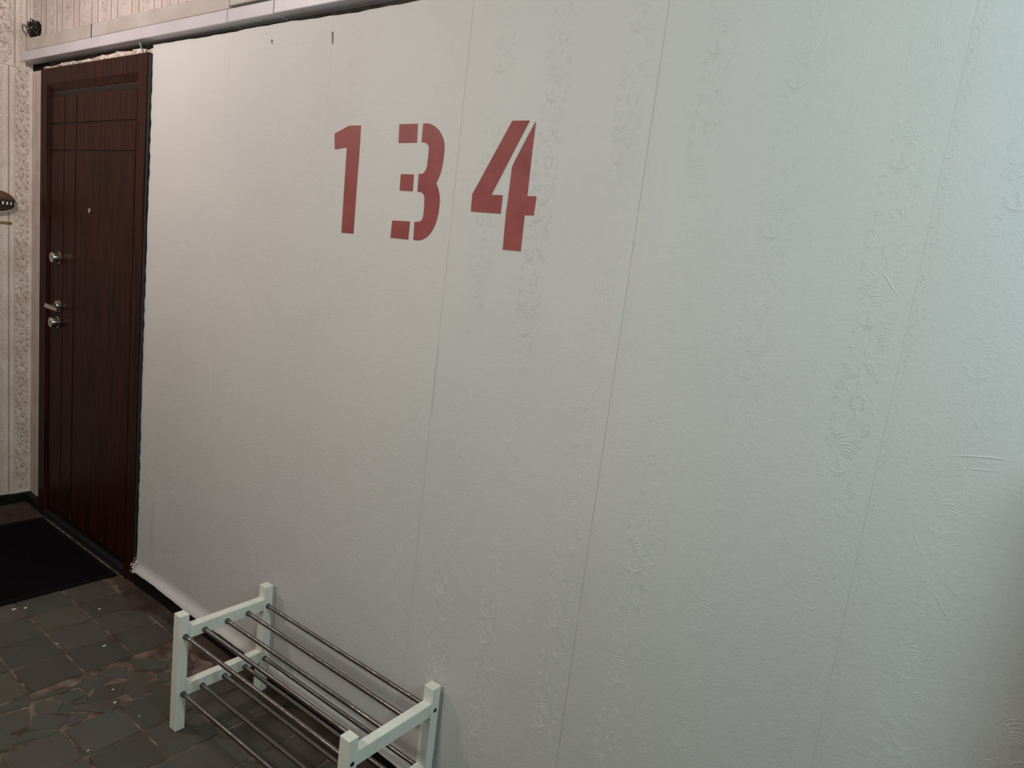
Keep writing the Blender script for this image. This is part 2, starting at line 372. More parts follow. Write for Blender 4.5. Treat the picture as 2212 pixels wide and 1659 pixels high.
LEAF_OFF, LINE_OFF, DOT_OFF = (.128, .292, .487), (.052, .183, .236, .360, .416), (.022, .210, .388)
red_ridges = MB()
rs = random.Random(21)
for k in range(len(SEAMS)-1):
    x0, x1 = SEAMS[k], SEAMS[k+1]; x1e = x1 if k == len(SEAMS)-2 else x1+.003
    off = -.0003 if k >= 4 and k % 2 else 0.0
    seen = x0 < .8
    nx = int((x1e-x0)/(.02 if seen else .1))+2
    zs = np.concatenate([[.066, .071, .078, .085, .094, .115], np.linspace(.14, 2.10, 100 if seen else 12), [2.13, 2.15, 2.164]])
    X = np.linspace(x0, x1e, nx); XX, ZZ = np.meshgrid(X, zs)
    XX = XX.copy(); ZZ = ZZ.copy()
    top = ZZ > 2.105; ZZ[top] = 2.10+(ZZ[top]-2.10)*((ztop(XX)[top]-2.10)/.064)
    if k == 0:                                       # torn left edge beside the door frame
        edge = .003*np.sin(ZZ[:, 0]*5)+.0015*np.sin(ZZ[:, 0]*41)+.0015*np.sin(ZZ[:, 0]*97+1)+.0015*np.sin(ZZ[:, 0]*211)
        XX[:, 0] += edge-.002
    bottom_wave = .0015*np.sin(XX*11)+.0008*np.sin(XX*37)+.0006*np.sin(XX*90)
    flare = np.clip((.094-ZZ)/.024, 0, 1)
    ZZ = np.where(ZZ < .1, ZZ+bottom_wave*flare, ZZ)
    YY = off+wob(XX, ZZ)-.022*flare**1.2*(1+.12*np.sin(XX*9))
    if k > 0: YY[:, 0] += (.0002 if k < 3 else (.0005 if k == 3 else .0008))                      # the overlap at the seam presses in
    if k in (0,): YY += .006*np.exp(-((XX-(-2.19))/.018)**2)*np.exp(-((ZZ-.33)/.16)**2)*-1   # crease above the skirting
    mb = MB(); vs = np.stack([XX, YY, ZZ], -1).reshape(-1, 3); n1 = nx; fs = []
    for i in range(len(zs)-1):
        for j in range(nx-1): fs.append((i*n1+j, i*n1+j+1, (i+1)*n1+j+1, (i+1)*n1+j))
    nb = len(vs); mb.add(vs, fs)
    # board thickness behind the surface
    mb.box((x0+.004, .004, .105), (x1, YB, 2.135))
    if seen:
        xb = SEAMS[k+1]-.538
        surf = lambda x, z: off+float(wob(x, z))
        fade = .30 if x1 < -1.2 else (.5 if x1 < -.7 else (.8 if x1 < -.2 else (1.0 if x1 < .4 else .75)))
        for lo in LEAF_OFF:
            ph = {0: .07, 1: 0.0, 2: .13}[LEAF_OFF.index(lo)]
            zc = 1.174+ph-PER_Z*5
            while zc < 2.3:
                for pts, wd, hh in MOTIF:
                    P = [(xb+lo+px*.92, zc+pz) for px, pz in pts]
                    if min(p[1] for p in P) < .13 or max(p[1] for p in P) > 2.13 or min(p[0] for p in P) < x0+.006 or max(p[0] for p in P) > x1-.002: continue
                    c = P[len(P)//2]; g = .72+.55*float(fbm(c[0], c[1], 31, 7, 2)); g = max(.3, min(1.25, g))*fade
                    fl = [any(inside(q[0], q[1], D) for D in POLYS) for q in P]
                    if all(fl): stroke(red_ridges, P, wd, HEIGHT*hh*g*.45, -.00138)
                    elif not any(fl): stroke(mb, P, wd, HEIGHT*hh*g, surf)
                zc += PER_Z
        for lo in LINE_OFF:
            for q in (-.0042, 0, .0042):
                g = fade*(.5+.3*math.sin(lo*50+q*900+k))
                xs = xb+lo+q
                if xs < x0+.006: continue
                zz = np.linspace(.13, 2.12, 40)
                P = [(xs+.0004*math.sin(z*5+k), z) for z in zz]
                if any(inside(pp[0], pp[1], D) for pp in P for D in POLYS):
                    cuts = [any(inside(xs, z, D) for D in POLYS) for z in np.linspace(.13, 2.12, 400)]
                    run = []; zf = np.linspace(.13, 2.12, 400)
                    for i, z in enumerate(zf):
                        if cuts[i]:
                            if len(run) > 4: stroke(mb, run[::4]+[run[-1]], .0009, HEIGHT*.6*g, surf)
                            run = []
                        else: run.append((xs, float(z)))
                    if len(run) > 4: stroke(mb, run[::4]+[run[-1]], .0009, HEIGHT*.6*g, surf)
                else: stroke(mb, P, .0009, HEIGHT*.6*g, surf)
        for lo in DOT_OFF:
            z = .14
            while z < 2.11:
                x = xb+lo+rs.uniform(-.006, .006); g = fade*max(.1, .6+.6*float(fbm(x, z, 44, 9, 2)))
                if x > x0+.01 and not any(inside(x+d, z+e, D) for d in (-.006, .006) for e in (-.006, .006) for D in POLYS):
                    stroke(mb, arc((x, z), rs.uniform(0, 3.1), .0045, rs.uniform(-2, 2), 4), .0011, HEIGHT*.6*g, surf)
                z += .0048
    o = mb.build('wallpaper_strip', M['wall_paint'], wall_back)
    me = o.data; sms = [i < len(fs) for i in range(len(me.polygons))]; me.polygons.foreach_set('use_smooth', sms)

# creases and scars in the painted paper
cr = MB()
for pts, wd, h in [([(948.5,740),(945,780),(940,830),(936,870),(933,897)], .0016, .0012),
                   ([(1895,575),(1915,600),(1930,625),(1945,642)], .002, .0010), ([(1862,575),(1885,590),(1900,600)], .0015, .0007),
                   ([(1968,1140),(1985,1180),(2003,1215)], .002, .0009), ([(2005,1265),(2025,1295),(2045,1330),(2060,1360)], .0018, .0012),
                   ([(2030,985),(2090,985),(2150,990),(2200,998)], .004, .0012), ([(2060,1012),(2120,1015),(2190,1022)], .004, .0010),
                   ([(1930,1008),(1955,1012)], .004, .0014), ([(458,760),(455,830),(452,990)], .0012, .0008),
                   ([(720,640),(716,680),(722,730)], .003, .0009), ([(735,625),(742,660),(748,690)], .003, .0008),
                   ([(1195,478),(1190,500),(1188,530)], .003, .0012), ([(480,118),(560,106),(640,96),(705,88)], .003, .0005)]:
    P = [(lambda p: (p.x, p.z))(unproj(x, y, 1, 0)) for x, y in pts]
    stroke(cr, P, wd, h, lambda x, z: float(wob(x, z)))
cr.build('paper_crease', M['wall_paint'], wall_back)

# torn old paper scraps and painted gap shade above the door, left of the painted strips
tb = MB(); zz = []
xs = np.linspace(DX0-.02, -2.30, 70)
prev = None
for i, x in enumerate(xs):
    x = float(x)
    hgt = 2.160 + .004*math.sin(x*9)+.0022*math.sin(x*41+2)+.0012*math.sin(x*140)
    if x < -3.18: hgt = 2.153+.001*math.sin(x*60)
    curl = -.006-.004*math.sin(x*35)-.003*math.sin(x*90)
    vs = [(x, .012, DZ1-.004), (x, .006+.002*math.sin(x*80), 2.150), (x, .012+curl, hgt-.004), (x, .010+curl*.6, hgt)]
    tb.v.append(np.array(vs)); base = tb.n; tb.n += 4
    if prev is not None:
        for q in range(3): tb.f.append((prev+q, base+q, base+q+1, prev+q+1)); tb.mi.append(0)
    prev = base
for i in range(34):                                   # its printed stripes
    x = -3.33+i*.030
    for q in (0, .004): stroke(tb, [(x+q, DZ1), (x+q+.001, 2.148), (x+q+.002, 2.157)], .0009, .0002, .0055 if i % 3 else .006, mi=1)
    if i % 2:
        for _ in range(7): stroke(tb, arc((x+.012+rs.uniform(-.006, .006), rs.uniform(2.138, 2.156)), rs.uniform(0, 6), .007, 2, 4), .0008, .0002, .0045, mi=1)
tb.build('torn_wallpaper', [M['paper'], M['print']], wall_back)
gb = MB(); gb.box((-3.53, YB-.002, 2.148), (-3.345, YB+.004, 2.1995)); gb.build('gap_shade', M['void'], wall_back)  # black slab painted in as the shade under the duct

# frayed scrap at the foot of the painted wall beside the door
fr = MB()
for i in range(44):
    p = Vector((-2.335+rs.uniform(-.008, .018), -.012+rs.uniform(-.01, .012), .085+rs.uniform(-.035, .03)))
    s_ = rs.uniform(.002, .0055); a, c = rs.uniform(0, 3.1), rs.uniform(0, 3.1)
    e1 = Vector((math.cos(a), math.sin(a)*.6, math.sin(c)))*s_; e2 = Vector((-math.sin(a)*.5, math.cos(c)*.6, math.cos(a)))*s_
    fr.add([p-e1-e2*.6, p+e1-e2, p+e1*.7+e2, p-e1*.8+e2*.7, p+Vector((0, -.004, 0))], [(0,1,4),(1,2,4),(2,3,4),(3,0,4)])
fr.build('frayed_paper', M['paper'], wall_back)

# ------------------------------------------------------------------ printed pattern of the old wallpaper
def printed(mb, cx, z0, z1, axes, flip, phase, yoff, scale=1.0):
    zc = z0+phase
    while zc < z1+PER_Z:
        for pts, wd, hh in MOTIF:
            P = [(cx+px*flip*scale, zc+pz) for px, pz in pts]
            if min(p[1] for p in P) < z0 or max(p[1] for p in P) > z1: continue
            stroke(mb, P, wd*.62, .0003, yoff, mi=0, axes=axes)
        zc += PER_Z
def hline(mb, x, z0, z1, wd, axes, yoff, mi=0):
    mb_pts = [(x, z) for z in np.linspace(z0, z1, 12)]
    n = len(mb_pts); vs = []
    for (a, z) in mb_pts:
        for s in (-1, 1): vs.append((a+s*wd, yoff-.0003, z))
    fs = [(i*2, i*2+1, i*2+3, i*2+2) for i in range(n-1)]
    if axes == 'left': vs = [(XL-v[1], v[0], v[2]) for v in vs]; fs = [f[::-1] for f in fs]
    mb.add(vs, fs, mi)
def dots(mb, x, z0, z1, axes, yoff, step=.009):
    z = z0
    while z < z1:
        stroke(mb, arc((x+rs.uniform(-.003, .003), z), rs.uniform(.3, 2.8), .008, rs.uniform(-2, 2), 4), .0011, .0003, yoff, axes=axes); z += step
lp = MB()
# lower paper (below the horizontal join at z = 2.15)
printed(lp, -.020, .06, 2.148, 'left', 1, .10, 0.0, .72)
printed(lp, -.022, .06, 2.148, 'left', -1, .10+.11, 0.0, .74)
for y in (-.0745, -.0785): hline(lp, y, .06, 2.148, .0009, 'left', 0)
hline(lp, -.052, .06, 2.148, .0006, 'left', 0)
for q in (-.006, 0, .006): dots(lp, -.110+q, .06, 2.148, 'left', 0)
for y in (-.142, -.146): hline(lp, y, .06, 2.148, .0009, 'left', 0)
printed(lp, -.200, .06, 2.148, 'left', 1, .02, 0.0)
# upper paper, hung with another offset
for y in (-.0505, -.0545): hline(lp, y, 2.153, ZC, .0009, 'left', 0)
dots(lp, -.026, 2.16, ZC, 'left', 0); dots(lp, -.030, 2.165, ZC, 'left', 0)
for y in (-.006, -.002, .010): hline(lp, y, 2.16, ZC, .0008, 'left', 0)
printed(lp, -.100, 2.153, ZC, 'left', 1, .05, 0.0)
printed(lp, -.100, 2.153, ZC, 'left', -1, .05+.12, 0.0)
hline(lp, -.07, 2.1485, 2.1495, .0006, 'left', 0)
lp.add([(XL+.0006, -1.7, 2.1492), (XL+.0006, .015, 2.1492), (XL+.0006, .015, 2.1508), (XL+.0006, -1.7, 2.1508)], [(0,1,2,3)])
for k in range(8):                                    # the same bands on towards the corridor
    y = -.290-.180*k
    printed(lp, y-.090, .06, 2.148, 'left', 1, .05+.09*(k % 3), 0.0); dots(lp, y, .06, 2.148, 'left', 0, .012); dots(lp, y+.006, .065, 2.148, 'left', 0, .012)
    for q in (-.034, -.030, .030, .034): hline(lp, y+q, .06, 2.148, .0009, 'left', 0); hline(lp, y+q+.07, 2.153, ZC, .0009, 'left', 0)
    printed(lp, y-.020, 2.153, ZC, 'left', 1, .02+.09*(k % 3), 0.0); dots(lp, y+.07, 2.16, ZC, 'left', 0, .012)
lp.build('printed_pattern', M['print'], wall_left)
bpn = MB()
for y0, z0, z1 in ((YB, .06, 2.13),):                    # narrow strip of back wall between corner and door frame
    for x in (-3.530, -3.505, -3.492, -3.470, -3.442, -3.430, -3.405, -3.385, -3.368): hline(bpn, x, z0, z1, .0012, None, y0)
    dots(bpn, -3.455, z0, z1, None, y0, .012); dots(bpn, -3.418, z0, z1, None, y0, .012)
x = -3.500; j = 0                                        # above the ducts
while x < -.9:
    for q in (-.028, .028): 
        for e in (-.0028, .0028): hline(bpn, x+.085+q+e*.8, 2.26, 2.74, .0011, None, YB)
    dots(bpn, x+.085, 2.27, 2.74, None, YB, .007); dots(bpn, x+.089, 2.27, 2.74, None, YB, .007)
    printed(bpn, x, 2.26, 2.745, None, 1, .03+.09*(j % 3), YB, .85)
    x += .177; j += 1
bpn.build('printed_pattern', M['print'], wall_back)

# black plate painting the shade of a broken hole behind the wire bundle
hb = MB(); pts = []
for k in range(22):
    a = 2*math.pi*k/22; pts.append((-3.492+.044*math.cos(a)*(1+.16*math.sin(5*a))+.010*math.sin(a), 2.312+.058*math.sin(a)*(1+.12*math.sin(7*a+1))))
hb.prism(pts, (0, YB-.0001, 0), (1, 0, 0), (0, 0, 1), (0, -1, 0), .0012)
hb.build('hole_shade', M['void'], wall_back)

# ------------------------------------------------------------------ the painted number
num = empty('stencilled_number', (-.95, -.001, 1.50))
tag(num, 'large dark red stencilled number 134 painted on the pale papered wall', 'number')
def num_local(mb): mb.v = [v-np.array([-.95, -.001, 1.50]) for v in mb.v]; return mb
def piece(poly):
    mb = MB(); A = sum(poly[i][0]*poly[(i+1) % len(poly)][1]-poly[(i+1) % len(poly)][0]*poly[i][1] for i in range(len(poly)))
    P = poly if A > 0 else poly[::-1]
    mb.prism(P, (0, .0002, 0), (1, 0, 0), (0, 0, 1), (0, -1, 0), .0016); return num_local(mb)
lab = {'1': 'dark red stencilled numeral 1', '3': 'dark red stencilled numeral 3 in four pieces', '4': 'dark red stencilled numeral 4 in two pieces'}
digit_roots = {}
for ch in '134':
    big = 1 if ch == '3' else 0
    o = piece(DIG[ch][big]).build('numeral', M['red'], num, label=lab[ch]); digit_roots[ch] = o
    for i, p in enumerate(DIG[ch]):
        if i != big: piece(p).build('stencil_piece', M['red'], o)
num_local(red_ridges).build('embossed_relief', M['red'], num, kind='stuff')

# two nails near the top of the wall
for (px, py), (qx, qy), lb in (((718, 70), (718, 95), 'long rusty nail hanging down the painted wall, above the numeral 1'), ((587, 87), (587, 94), 'short small nail stuck in the upper painted wall nearer the door')):
    a = unproj(px, py, 1, -.002); c = unproj(qx, qy, 1, -.002)
    mb = MB(); mb.tube([(a.x, .003, a.z+.001), (a.x, -.0022, a.z), (c.x, -.0018, c.z)], [.0011, .0013, .0008], 8)
    mb.lathe((a.x, -.0022, a.z), (0, -1, 0), [(0, .0021), (.0010, .0021)], 10)
    o = mb.build('nail', M['screw']); tag(o, lb, 'nail')

# ------------------------------------------------------------------ baseboards
def wavy_board(name, x0, x1, y, ztopf, lbl):
    mb = MB(); n = 90; X = np.linspace(x0, x1, n); vs = []; fs = []
    for x in X:
        zt = ztopf(x); yy = y+.0012*math.sin(x*17)
        vs += [(x, yy, -TH), (x, yy, zt-.004), (x, yy+.004, zt), (x, YB, zt)]
    for i in range(n-1):
        for q in range(3): fs.append((i*4+q, (i+1)*4+q, (i+1)*4+q+1, i*4+q+1))
    mb.add(vs, fs); return tag(mb.build(name, M['base']), lbl, kind='structure')
wavy_board('baseboard_back', -2.335, XR, -.010, lambda x: .062+.002*math.sin(x*13), 'black painted skirting below the pale painted wall behind the shoe rack')
wavy_board('baseboard_back', XL, DX0+.002, -.006, lambda x: .047-.03*max(0, (x+3.45)/.1)*.6+.002*math.sin(x*60), 'short black skirting between room corner and door frame')
mb = MB(); n = 40; vs = []; fs = []
for y in np.linspace(-1.6, -.006, n):
    zt = .050+.002*math.sin(y*40)
    vs += [(XL+.018, y, -TH), (XL+.018, y, zt-.004), (XL+.014, y, zt), (XL, y, zt)]
for i in range(n-1):
    for q in range(3): fs.append((i*4+q, i*4+q+1, (i+1)*4+q+1, (i+1)*4+q))
mb.add(vs, fs); tag(mb.build('baseboard_left', M['base']), 'black painted skirting along the narrow papered end wall', kind='structure')

# ------------------------------------------------------------------ floor tiles
XJ = [-2.635, -2.474, -2.313, -2.154, -1.994, -1.827]
XJ = [XJ[0]-.161*k for k in range(5, 0, -1)] + XJ
XJ2 = [-1.585+.160*k for k in range(16)]
YJ = [-.082, -.241, -.402, -.563, -.724, -.885, -1.046, -1.207, -1.368]
def tile(x0, x1, y0, y1, i):
    r = random.Random(i*7+3); g = .0040; mb = MB()
    poly = []
    cs = [(x0+g, y0+g), (x1-g, y0+g), (x1-g, y1-g), (x0+g, y1-g)]
    for k in range(4):
        a = Vector(cs[k]); c = Vector(cs[(k+1) % 4]); d = c-a; nrm = Vector((-d.y, d.x)).normalized()
        for t in (.035, .22, .42, .62, .8, .965): poly.append(tuple(a+d*t+nrm*r.uniform(-.0010, .0010)))
    h = TH+r.uniform(-.0008, .0008)
    mb.prism(poly, (0, 0, -TH), (1, 0, 0), (0, 1, 0), (0, 0, 1), h, .0012)
    # slightly uneven: tilt
    tx, ty = r.uniform(-.003, .003), r.uniform(-.003, .003); cx, cy = (x0+x1)/2, (y0+y1)/2
    mb.v = [np.column_stack([v[:, 0], v[:, 1], v[:, 2]+np.where(v[:, 2] > -TH+.001, (v[:, 0]-cx)*tx+(v[:, 1]-cy)*ty, 0)]) for v in mb.v]
    return mb.build('tile', M['tile'], floor)
ti = 0
for J in (XJ, XJ2):
    for a, c in zip(J[:-1], J[1:]):
        if c < -3.3: continue
        for y1, y0 in zip(YJ[:-1], YJ[1:]):
            tile(a, c, y0, y1, ti); ti += 1
        if a > -2.33:                               # cut tiles next to the wall, mostly smeared over with cement
            if a > -1.5 or ti % 3: tile(a, c, YJ[0], -.030 if a > -1.5 else -.045, ti)
            ti += 1
# crazy paving band between the two tiled fields
def crop(pts): return [(lambda p: (p.x, p.y))(unproj(x/4.495, 1290+y/4.495, 2, 0.0)) for x, y in pts]
CRAZY = [
 [(740,850),(860,760),(1005,765),(1055,800),(1045,825),(930,878),(825,888)], [(1035,702),(1130,672),(1225,688),(1220,785),(1150,768),(1085,785),(955,742)],
 [(1232,737),(1340,722),(1440,737),(1500,770),(1430,798),(1240,815)], [(935,880),(1060,845),(1203,840),(1198,942),(1010,998),(860,1012)],
 [(1217,832),(1420,812),(1445,860),(1440,918),(1380,958),(1292,978),(1270,940),(1212,928)], [(722,1052),(1000,1012),(1145,992),(1118,1060),(1060,1108),(960,1113),(850,1103),(718,1098)],
 [(535,965),(750,893),(828,935),(700,1008),(640,1003),(535,985)], [(720,1022),(845,945),(838,1012),(735,1034)], [(352,1022),(615,1017),(540,1122),(382,1132),(342,1100)],
 [(632,1022),(700,1052),(703,1093),(660,1127),(550,1127)], [(332,1148),(648,1153),(638,1208),(560,1268),(295,1288)], [(662,1170),(722,1132),(865,1127),(790,1188),(680,1246),(652,1218)],
 [(312,990),(420,952),(700,865),(735,872),(500,958),(342,1003)], [(0,1062),(268,965),(278,1050),(60,1108),(-40,1140)], [(-60,1180),(268,1085),(282,1200),(250,1258),(100,1318),(-60,1380)],
 [(130,1425),(255,1312),(575,1292),(500,1338),(330,1378)], [(1465,832),(1590,842),(1640,880),(1455,918)], [(1265,612),(1440,602),(1635,622),(1615,688),(1450,698),(1305,678)],
 [(1525,742),(1645,724),(1660,818),(1542,828)], [(1135,1048),(1290,1000),(1430,965),(1235,1056),(1160,1062)], [(1500,905),(1650,880),(1700,930),(1560,975),(1470,960)],
 [(1690,740),(1850,720),(1900,800),(1720,830)], [(1660,600),(1840,560),(1880,680),(1680,700)], [(1700,850),(1900,820),(1960,900),(1740,920)]]
for i, pl in enumerate(CRAZY):
    P = crop(pl); A = sum(P[k][0]*P[(k+1) % len(P)][1]-P[(k+1) % len(P)][0]*P[k][1] for k in range(len(P)))
    if A < 0: P = P[::-1]
    pc = (sum(q[0] for q in P)/len(P), sum(q[1] for q in P)/len(P)); P = [(pc[0]+(q[0]-pc[0])*1.07, pc[1]+(q[1]-pc[1])*1.07) for q in P]
    mb = MB(); mb.prism(P, (0, 0, -TH), (1, 0, 0), (0, 1, 0), (0, 0, 1), TH+rs.uniform(-.0012, .0004), .0012)
    mb.build('stone_piece', M['tile'], floor)
for k in range(14):                                  # the band goes on beyond the frame
    cx = -1.827+.06+.12*(k % 2); cy = -.70-.095*(k//2)
    P = []
    for q in range(6):
        a = 2*math.pi*q/6+rs.uniform(-.25, .25); P.append((cx+.055*math.cos(a)*rs.uniform(.8, 1.0), cy+.043*math.sin(a)*rs.uniform(.8, 1.0)))
    mb = MB(); mb.prism(P, (0, 0, -TH), (1, 0, 0), (0, 1, 0), (0, 0, 1), TH-.001, .0015); mb.build('stone_piece', M['tile'], floor)
# the rest of the corridor floor, never seen closely: one joined field
mb = MB()
for a in np.arange(-3.5, 2.2, .161):
    for c in np.arange(-3.05, -1.40, .161):
        mb.prism([(a+.004, c+.004), (a+.157, c+.004), (a+.157, c+.157), (a+.004, c+.157)], (0, 0, -TH), (1, 0, 0), (0, 1, 0), (0, 0, 1), TH)
for a in np.arange(.84, 2.2, .161):
    for c in np.arange(-1.33, -.05, .161):
        mb.prism([(a+.004, c+.004), (a+.157, c+.004), (a+.157, c+.157), (a+.004, c+.157)], (0, 0, -TH), (1, 0, 0), (0, 1, 0), (0, 0, 1), TH)
mb.build('tile_field', M['tile'], floor, kind='stuff')
# cement smear along the wall and at the foot of the end wall
mb = MB(); n = 120; X = np.linspace(-2.40, -.2, n); vs = []; fs = []
for x in X:
    e = -.075-.022*math.sin(x*11)-.012*math.sin(x*29+1)-.008*math.sin(x*67)
    if -2.30 < x < -2.1: e -= .03
    vs += [(x, .0, .0035), (x, e*.6, .003+.001*math.sin(x*90)), (x, e, -.004)]
for i in range(n-1):
    for q in range(2): fs.append((i*3+q, i*3+q+1, (i+1)*3+q+1, (i+1)*3+q))
mb.add(vs, fs)
mb.box((XL, -1.0, -TH), (-3.24, .01, .0005)); mb.build('cement_smear', M['cement_floor'], floor, smooth=True)
# paint chips
for i, (x, y, s_) in enumerate(((215, 1315, .006), (225, 1395, .007), (30, 1316, .010), (55, 1313, .008), (124, 1390, .004), (244, 1489, .004), (248, 1517, .005), (301, 1547, .003), (190, 1621, .004))):
    p = unproj(x, y, 2, .001); mb = MB(); P = []
    for k in range(6):
        a = 2*math.pi*k/6+rs.uniform(-.3, .3); P.append((p.x+s_*math.cos(a)*rs.uniform(.6, 1.2)*.6, p.y+s_*math.sin(a)*rs.uniform(.6, 1.2)))
    mb.prism(P, (0, 0, -.0005), (1, 0, 0), (0, 1, 0), (0, 0, 1), .0022, .0006)
    tag(mb.build('paint_chip', M['rack']), 'tiny whitish paint chip lying on the grey floor tiles', 'paint chip', 'paint chips on the floor')

# ------------------------------------------------------------------ door
YFR, YLF = -.012, .000
door = empty('door_1', ((DX0+DX1)/2, 0, 0)); tag(door, 'dark mahogany entrance door with grooved leaf at the far end of the wall', kind='structure')
DO = np.array([(DX0+DX1)/2, 0, 0])
def dbuild(mb, name, m, parent=None, **kw):
    mb.v = [v-DO for v in mb.v]; return mb.build(name, m, parent or door, **kw)
IL, IR, IT = -3.282, -2.421, 2.072                       # inner front edge of the frame
def frame_member(poly_front, poly_inner, name):
    """a frame bar: front face polygon at YFR, sloping bevel down to the leaf plane, back to the wall"""
    mb = MB(); return mb
fm = MB()   # left jamb
def bar(mb, quad, inner):
    """quad: 4 outer (x,z) corners of the face (ccw seen from the front), inner: index pair whose edge is bevelled to the given two (x,z) points"""
    (i, j), (pi, pj) = inner
    V = [(x, YFR, z) for x, z in quad]+[(x, .075, z) for x, z in quad]+[(pi[0], YLF+.004, pi[1]), (pj[0], YLF+.004, pj[1])]
    Fs = [(0, 1, 2, 3)]
    for k in range(4):
        k2 = (k+1) % 4
        if {k, k2} == {i, j}: Fs += [(i, 8, 9, j), (8, i+4, j+4, 9)]
        else: Fs.append((k, k+4, k2+4, k2))
    mb.add(V, Fs)
bl = .004; bt = .030
m1 = MB(); bar(m1, [(DX0, -.004), (IL, -.004), (IL, IT), (DX0, DZ1)], ((1, 2), ((IL+bl, -.004), (IL+bl, IT-bt)))); dbuild(m1, 'frame_jamb', M['wood'])
m2 = MB(); bar(m2, [(IR, -.004), (DX1, -.004), (DX1, DZ1), (IR, IT)], ((3, 0), ((IR-bl, IT-bt), (IR-bl, -.004)))); dbuild(m2, 'frame_jamb', M['wood'])
m3 = MB(); bar(m3, [(IL, IT), (IR, IT), (DX1, DZ1), (DX0, DZ1)], ((0, 1), ((IL+bl, IT-bt), (IR-bl, IT-bt)))); dbuild(m3, 'frame_head', M['wood'])
m4 = MB(); m4.box((DX1+.0005, YFR+.003, 0), (DX1+.010, .05, DZ1-.006)); dbuild(m4, 'frame_side', M['steel_dark'], label='dark grey metal edge of the door frame')
m5 = MB(); m5.box((IL+bl, .006, .035), (IR-bl, .012, IT-bt)); dbuild(m5, 'rubber_seal', M['seal'])
# leaf: thin dark border, then raised panels between grooves
LX0, LX1, LZ0, LZ1 = IL+bl+.005, IR-bl-.004, .045, IT-bt-.006
lf = MB(); lf.box((LX0, .003, LZ0), (LX1, .060, LZ1)); leaf = dbuild(lf, 'door_leaf', M['wood_dark'])
V1, V2, H1, H2 = -3.116, -2.994, 1.897, 1.779
bx0, bx1, bz0, bz1 = LX0+.016, LX1-.022, LZ0+.02, LZ1-.020; g = .0035
cols = [(bx0, V1-g), (V1+g, V2-g), (V2+g, bx1)]; rows = [(bz0, H2-g), (H2+g, H1-g), (H1+g, bz1)]
for a, c in cols:
    for d, e in rows:
        pb = MB(); pb.box((a, YLF-.001, d), (c, .006, e), .0022); dbuild(pb, 'leaf_panel', M['wood'], leaf)
th = MB(); th.box((DX0+.07, -.010, 0), (DX1-.069, .05, .028)); th.box((DX0+.07, -.014, .028), (DX1-.069, .05, .032)); dbuild(th, 'threshold', M['steel_dark'])
# fittings: two cylinder locks, a lever on a rose, a peephole
def lockset(z, x, nm):
    mb = MB(); mb.lathe((x, -.0005, z), (0, -1, 0), [(0, .0275), (.004, .0275), (.006, .0255), (.0065, .0245), (.030, .0240), (.0325, .0225), (.033, .018)], 36)
    lk = dbuild(mb, nm, M['chrome'], leaf, smooth=True)
    k = MB(); k.lathe((x+.002, -.0335, z+.004), (0, -1, 0), [(0, .0042), (.0006, .0042)], 14); k.box((x+.0006, -.0341, z-.009), (x+.0034, -.0335, z+.004)); dbuild(k, 'keyhole', M['seal'], leaf)
lockset(1.302, -3.158, 'lock_cylinder'); lockset(1.000, -3.166, 'lock_cylinder')
mb = MB(); LXc, LZc = -3.152, 1.078
mb.lathe((LXc, -.0005, LZc), (0, -1, 0), [(0, .0275), (.004, .0275), (.006, .0255), (.0065, .0245), (.012, .0240), (.014, .022), (.0145, .0125), (.050, .0105)], 36)
rose = dbuild(mb, 'handle_rose', M['chrome'], leaf, smooth=True)
mb = MB(); pts = []; rr = []
for t in np.linspace(0, 1, 14):
    pts.append((LXc-.008+.125*t, -.052-.006*math.sin(math.pi*t), LZc+.001-.004*t)); rr.append(.0115*(1-.35*t) if t < .95 else .005)
pts = [(LXc-.014, -.050, LZc+.001)]+pts; rr = [.004]+rr
mb.tube(pts, rr, 14)
mb.v = [np.column_stack([v[:, 0], -.052+(v[:, 1]+.052)*.65, v[:, 2]]) for v in mb.v]
dbuild(mb, 'lever_handle', M['chrome'], leaf, smooth=True)
mb = MB(); mb.lathe((-2.842, -.0005, 1.531), (0, -1, 0), [(0, .0115), (.004, .0112), (.006, .009), (.0062, .0065), (.0045, .006), (.0045, .001)], 24); dbuild(mb, 'peephole', M['chrome'], leaf, smooth=True)

# ------------------------------------------------------------------ door mat
mat_o = empty('doormat', (-2.85, -.30, 0)); tag(mat_o, 'black ribbed doormat on the floor before the wooden door', 'doormat')
MX0, MX1, MY0, MY1 = -3.255, -2.452, -.86, -.026
mb = MB(); n = 110; vs = []; fs = []
for i in range(n+1):
    x = MX0+.022+(MX1-MX0-.044)*i/n; z = .0085+(.0030 if i % 2 else 0)
    vs += [(x, MY0+.022, z), (x, MY1-.022, z)]
for i in range(n): fs.append((i*2, i*2+2, i*2+3, i*2+1))
mb.add(vs, fs); mb.v = [v-np.array([-2.85, -.30, 0]) for v in mb.v]; mb.build('ribbed_pile', M['mat'], mat_o)
mb = MB(); mb.box((MX0, MY0, .0008), (MX1, MY1, .0085), .002); mb.v = [v-np.array([-2.85, -.30, 0]) for v in mb.v]; mb.build('rubber_backing', M['rubber'], mat_o)

